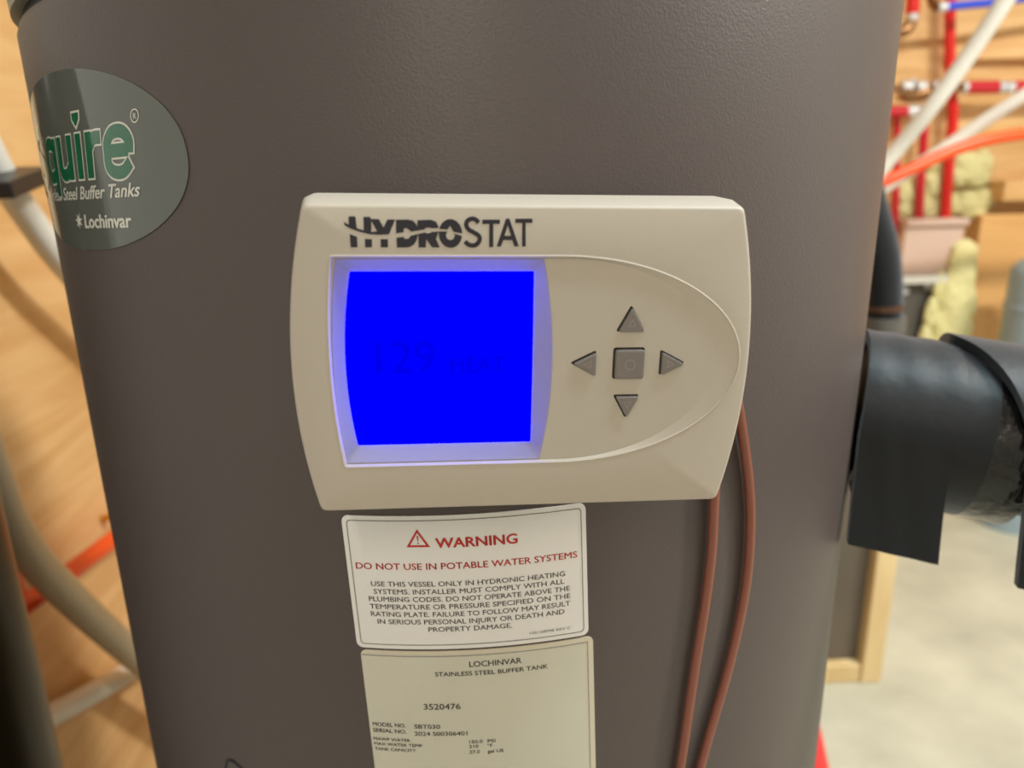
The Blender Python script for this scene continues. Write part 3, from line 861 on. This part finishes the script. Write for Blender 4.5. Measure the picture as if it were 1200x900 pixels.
def foam_column(P, label):
    pts = catmull([at_y(x, y, d) for x, y, w_, d in P], 14)
    k = (pts[0]-CAM).dot(fw)/F
    ws = [w_ for x, y, w_, d in P]
    v, f = [], []; sg = 40
    n = len(pts)
    for i, p in enumerate(pts):
        t = i/(n-1)*(len(ws)-1); a = min(int(t), len(ws)-2); w_ = ws[a]+(ws[a+1]-ws[a])*(t-a)
        end = min(1, (i+.4)/4, (n-.6-i)/4)**.5
        for q in range(sg):
            an = 2*math.pi*q/sg
            d = Vector((math.cos(an), math.sin(an)*.6, 0))
            pos = p+d*w_*k
            nz_ = 1+.20*noise.noise(pos*22)+.13*noise.noise(pos*60)+.05*noise.noise(pos*150)
            v.append(p+d*w_*k*nz_*end)
    for i in range(n-1):
        for q in range(sg):
            q2 = (q+1) % sg
            f.append((i*sg+q, i*sg+q2, (i+1)*sg+q2, (i+1)*sg+q))
    f.append(tuple(range(sg))[::-1]); f.append(tuple((n-1)*sg+q for q in range(sg)))
    o = mesh('spray_foam', v, f, M['foam'], None, True)
    return tag(o, label, 'foam', 'spray foam on the back wall')
foam_column([(1131, 280, 14, 1.66), (1128, 310, 17, 1.65), (1122, 345, 21, 1.65), (1117, 380, 24, 1.65), (1112, 430, 26, 1.65)], 'tall pale yellow column of spray foam above the black pipe')
foam('spray_foam', [(1100, 335, 6, 18), (1091, 368, 7, 20), (1083, 402, 8, 22)], 'narrow tan strip of spray foam left of the tall column', 1.65)

# plywood panel standing proud of the wall
a = at_y(1151, 252, 1.69); b_ = at_y(1128, 420, 1.69)
pn = box('plywood_panel', (a.x, 1.69, .02), (2.2, 1.745, a.z), M['ply_panel'], None, .003)
tag(pn, 'orange plywood sheet fixed to the wall right of the foam column', 'plywood sheet')
# upper strip stands in for a pipe's shadow band; lower one is a ledge
cl = at_y(1200, 66, 1.73)
c2 = at_y(1112, 66, 1.73)
tag(box('wall_strip', (c2.x, 1.715, c2.z-.010), (2.4, 1.749, c2.z+.02), M['ply_back'], None, .002), 'wooden strip in place of a pipe shadow band under the blue tube', 'batten')
c3 = at_y(1160, 226, 1.72)
tag(box('wall_strip', (c3.x, 1.66, c3.z-.02), (2.4, 1.749, c3.z+.035), M['ply_back'], None, .003), 'wooden batten on the plywood wall over the orange plywood sheet', 'batten')

# pale boxed recess below the tubes
bx0 = at_y(1055, 262, 1.69); bx1 = at_y(1114, 328, 1.69)
ob = empty('wall_box', (bx0.x, 1.72, bx1.z), 'pale pinkish metal box with white lip on the wall below the tubes', 'box')
world_child(box('box_panel', (bx0.x, 1.66, bx1.z+.02), (bx1.x, 1.749, bx0.z), M['sheet'], None, .004), ob)
world_child(box('white_lip', (bx0.x-.004, 1.64, bx1.z), (bx1.x+.004, 1.749, bx1.z+.022), M['trimwhite'], None, .003), ob)
world_child(box('top_lip', (bx0.x-.004, 1.645, bx0.z-.004), (bx1.x+.004, 1.749, bx0.z+.014), M['sheet'], None, .003), ob)
gx0 = at_y(1046, 333, 1.69); gx1 = at_y(1086, 430, 1.69)
gp = empty('bracket_plate', (gx0.x, 1.72, gx1.z), 'dark grey metal plate with round bolt heads under the pale box', 'bracket')
world_child(box('plate', (gx0.x, 1.68, gx1.z), (gx1.x, 1.749, gx0.z), M['greymetal'], None, .003), gp)
for bxp, byp, rr in ((1060.5, 341, 10), (1088, 335, 9)):
    c = at_y(bxp, byp, 1.675); r = rad(rr, c)
    bm = bmesh.new(); bmesh.ops.create_uvsphere(bm, u_segments=16, v_segments=10, radius=r)
    for q in bm.verts: q.co = Vector((q.co.x, q.co.y*.6, q.co.z))+c
    me = bpy.data.meshes.new('bolt_head'); bm.to_mesh(me); bm.free()
    for p in me.polygons: p.use_smooth = True
    world_child(link('bolt_head', me, M['steel']), gp)

# grey-blue pressure vessel
ec = at_y(1227, 360, 1.45); er = rad(86, ec)
et = empty('pressure_vessel', (ec.x, ec.y, 0), 'pale grey-blue steel pressure vessel with domed top and a seam bead', 'tank')
topz = at_y(1222, 298, 1.45).z
seamz = at_y(1180, 362, 1.45).z
prof = [(er*.7, 0.06), (er, .10), (er, topz-er*.55)] + [(er*math.cos(math.radians(t)), topz-er*.55+er*.55*math.sin(math.radians(t))) for t in range(10, 90, 10)]+[(er*.06, topz)]
world_child(lathe('shell', prof, (ec.x, ec.y, 0), M['steeltank'], None, 64), et)
world_child(lathe('seam_bead', [(er*.99, seamz-.011), (er*1.03, seamz-.007), (er*1.03, seamz+.007), (er*.99, seamz+.011)], (ec.x, ec.y, 0), M['steeltank'], None, 64), et)
world_child(lathe('base_ring', [(er*.8, 0), (er*.8, .062)], (ec.x, ec.y, 0), M['steeltank'], None, 64), et)

# wooden frame with dark panel standing on the floor
q0 = at_z(1032, 800, 0.0)
fy = q0.y
fr = empty('floor_frame', (q0.x-.1, fy, 0), 'pale lumber frame holding a dark panel, standing on the concrete below the black pipe', 'frame')
def fx(px, py): return at_y(px, py, fy)
L_ = .36; fwid = .40; pw = .042; dpt = .05
xr = q0.x; hgt = .52
world_child(box('post', (xr-pw, fy, 0), (xr, fy+dpt, hgt), M['lumber'], None, .003), fr)
world_child(box('post', (xr-fwid, fy, 0), (xr-fwid+pw, fy+dpt, hgt), M['lumber'], None, .003), fr)
world_child(box('bottom_rail', (xr-fwid+pw, fy+.004, 0), (xr-pw, fy+dpt, pw), M['lumber'], None, .003), fr)
world_child(box('top_rail', (xr-fwid+pw, fy+.004, hgt-pw), (xr-pw, fy+dpt, hgt), M['lumber'], None, .003), fr)
world_child(box('dark_panel', (xr-fwid+pw, fy+.024, pw), (xr-pw, fy+.034, hgt-pw), M['panel_dark'], None, .001), fr)

# red cone on the floor
rc = at_z(934, 935, .06)
cn = empty('red_cone', (rc.x, rc.y, 0), 'red plastic cone edge showing behind the tank at the bottom', 'cone')
world_child(lathe('cone_body', [(.075, .012), (.070, .02), (.022, .20), (.017, .205)], (rc.x, rc.y, 0), M['redplastic'], None, 48), cn)
world_child(box('cone_base', (rc.x-.085, rc.y-.085, 0), (rc.x+.085, rc.y+.085, .013), M['redplastic'], None, .004), cn)

# ------------------------------------------------------------------ left wall
def lx_tube(name, P, wpx, m_, label=None, cat=None, group=None, seg=20, n=8, start=True, end=True):
    pts = [at_x(*p) for p in P]
    r = rad(wpx, pts[len(pts)//2])
    pts = catmull(pts, n)
    if start: pts = [run_out(pts[1], pts[0])]+pts
    if end: pts = pts+[run_out(pts[-2], pts[-1])]
    o = tube(name, pts, r, m_, None, seg, 1)
    if label: tag(o, label, cat, group)
    return o
GL = 'white tubes on the left wall'
lx_tube('white_tube', [(-60, 90, -.44), (-20, 165, -.44), (0, 203, -.44), (34, 255, -.44), (68, 302, -.44), (110, 350, -.44)], 33, M['pex_white'], 'white plastic tube held by a black clamp, left of the oval decal', 'tube', GL)
lx_tube('milky_tube', [(-45, 430, -.43), (-25, 510, -.43), (-8, 560, -.43), (12, 612, -.43), (40, 655, -.43), (75, 693, -.43), (112, 728, -.43), (150, 762, -.43), (200, 805, -.43)], 40, M['pex_clear'], 'milky white tube bending across the orange tube on the left', 'tube', GL)
lx_tube('orange_tube', [(-20, 748, -.465), (30, 709, -.465), (80, 672, -.465), (130, 634, -.465), (190, 590, -.465)], 23, M['pex_orange'], 'orange tube rising toward the tank behind the milky white tube', 'tube', start=False)
lx_tube('orange_tube', [(-22, 560, -.475), (0, 622, -.475), (14, 668, -.475), (22, 700, -.475)], 16, M['pex_orange'], 'orange tube strip squeezed beside the dark vessel at the left edge', 'tube', start=False, end=False)
lx_tube('white_pipe', [(20, 860, -.478), (62, 837, -.478), (110, 811, -.478), (158, 784, -.478), (215, 752, -.478)], 26, M['pex_white'], 'short straight white pipe low down between dark vessel and tank', 'pipe', GL, start=False)
# clamp
ck = empty('tube_clamp', at_x(20, 212, -.43), 'black nylon clamp with white bolt holding the upper white tube', 'clamp')
cc0, cc1 = at_x(-14, 224, -.42), at_x(38, 204, -.42)
ax = (cc1-cc0); ln = ax.length; ax.normalize()
side = Vector((1, 0, 0)); side = (side-ax*side.dot(ax)).normalized(); nv = ax.cross(side)
rb = rad(20, cc0)
vv = []; fcs = []
for t in (0, ln):
    for a_, b2 in ((-1, -1), (1, -1), (1, 1), (-1, 1)):
        vv.append(cc0+ax*t+side*(.020*a_)+nv*(rb*b2))
fcs = [(0, 1, 2, 3), (4, 5, 6, 7), (0, 1, 5, 4), (1, 2, 6, 5), (2, 3, 7, 6), (3, 0, 4, 7)]
cb = mesh('clamp_bar', vv, fcs, M['clampblk'], None)
md = cb.modifiers.new('bevel', 'BEVEL'); md.width = .002; md.segments = 2
world_child(cb, ck)
world_child(tube('bolt_head', [cc1-ax*.012, cc1-ax*.006, cc1+ax*.004], rad(13, cc1), M['trimwhite'], None, 16, 2), ck)
# small brass nail
nb_ = at_x(121, 607, -.497)
nl = empty('wall_hook', nb_, 'small yellow brass hook on the left wall above the orange tube', 'hook')
world_child(tube('shank', [nb_+Vector((-.003, 0, 0)), nb_+Vector((.004, 0, 0)), nb_+Vector((.007, 0, .001))], .0035, M['gold'], None, 10, 4), nl)
world_child(tube('head', [nb_+Vector((.006, 0, .001)), nb_+Vector((.008, 0, .001)), nb_+Vector((.010, 0, .001))], .006, M['gold'], None, 12, 2), nl)

# dark vessel at the left edge
e1 = at_x(40, 750, -.33)
dr_ = .085
dirx = Vector((e1.x-CAM.x, e1.y-CAM.y, 0)).normalized()
perp = Vector((dirx.y, -dirx.x, 0))          # to the right of the view ray
cvx = Vector((e1.x, e1.y, 0))-perp*dr_
dv = empty('dark_vessel', (cvx.x, cvx.y, 0), 'dark glossy olive-brown vessel standing at the lower left edge', 'tank')
hz = 1.13
world_child(lathe('shell', [(dr_*.8, .02), (dr_, .05), (dr_, hz-.06), (dr_*.9, hz-.025), (dr_*.55, hz-.005), (dr_*.1, hz)], (cvx.x, cvx.y, 0), M['darktank'], None, 96), dv)
world_child(lathe('base_ring', [(dr_*.75, 0), (dr_*.75, .022)], (cvx.x, cvx.y, 0), M['gasket'], None, 64), dv)
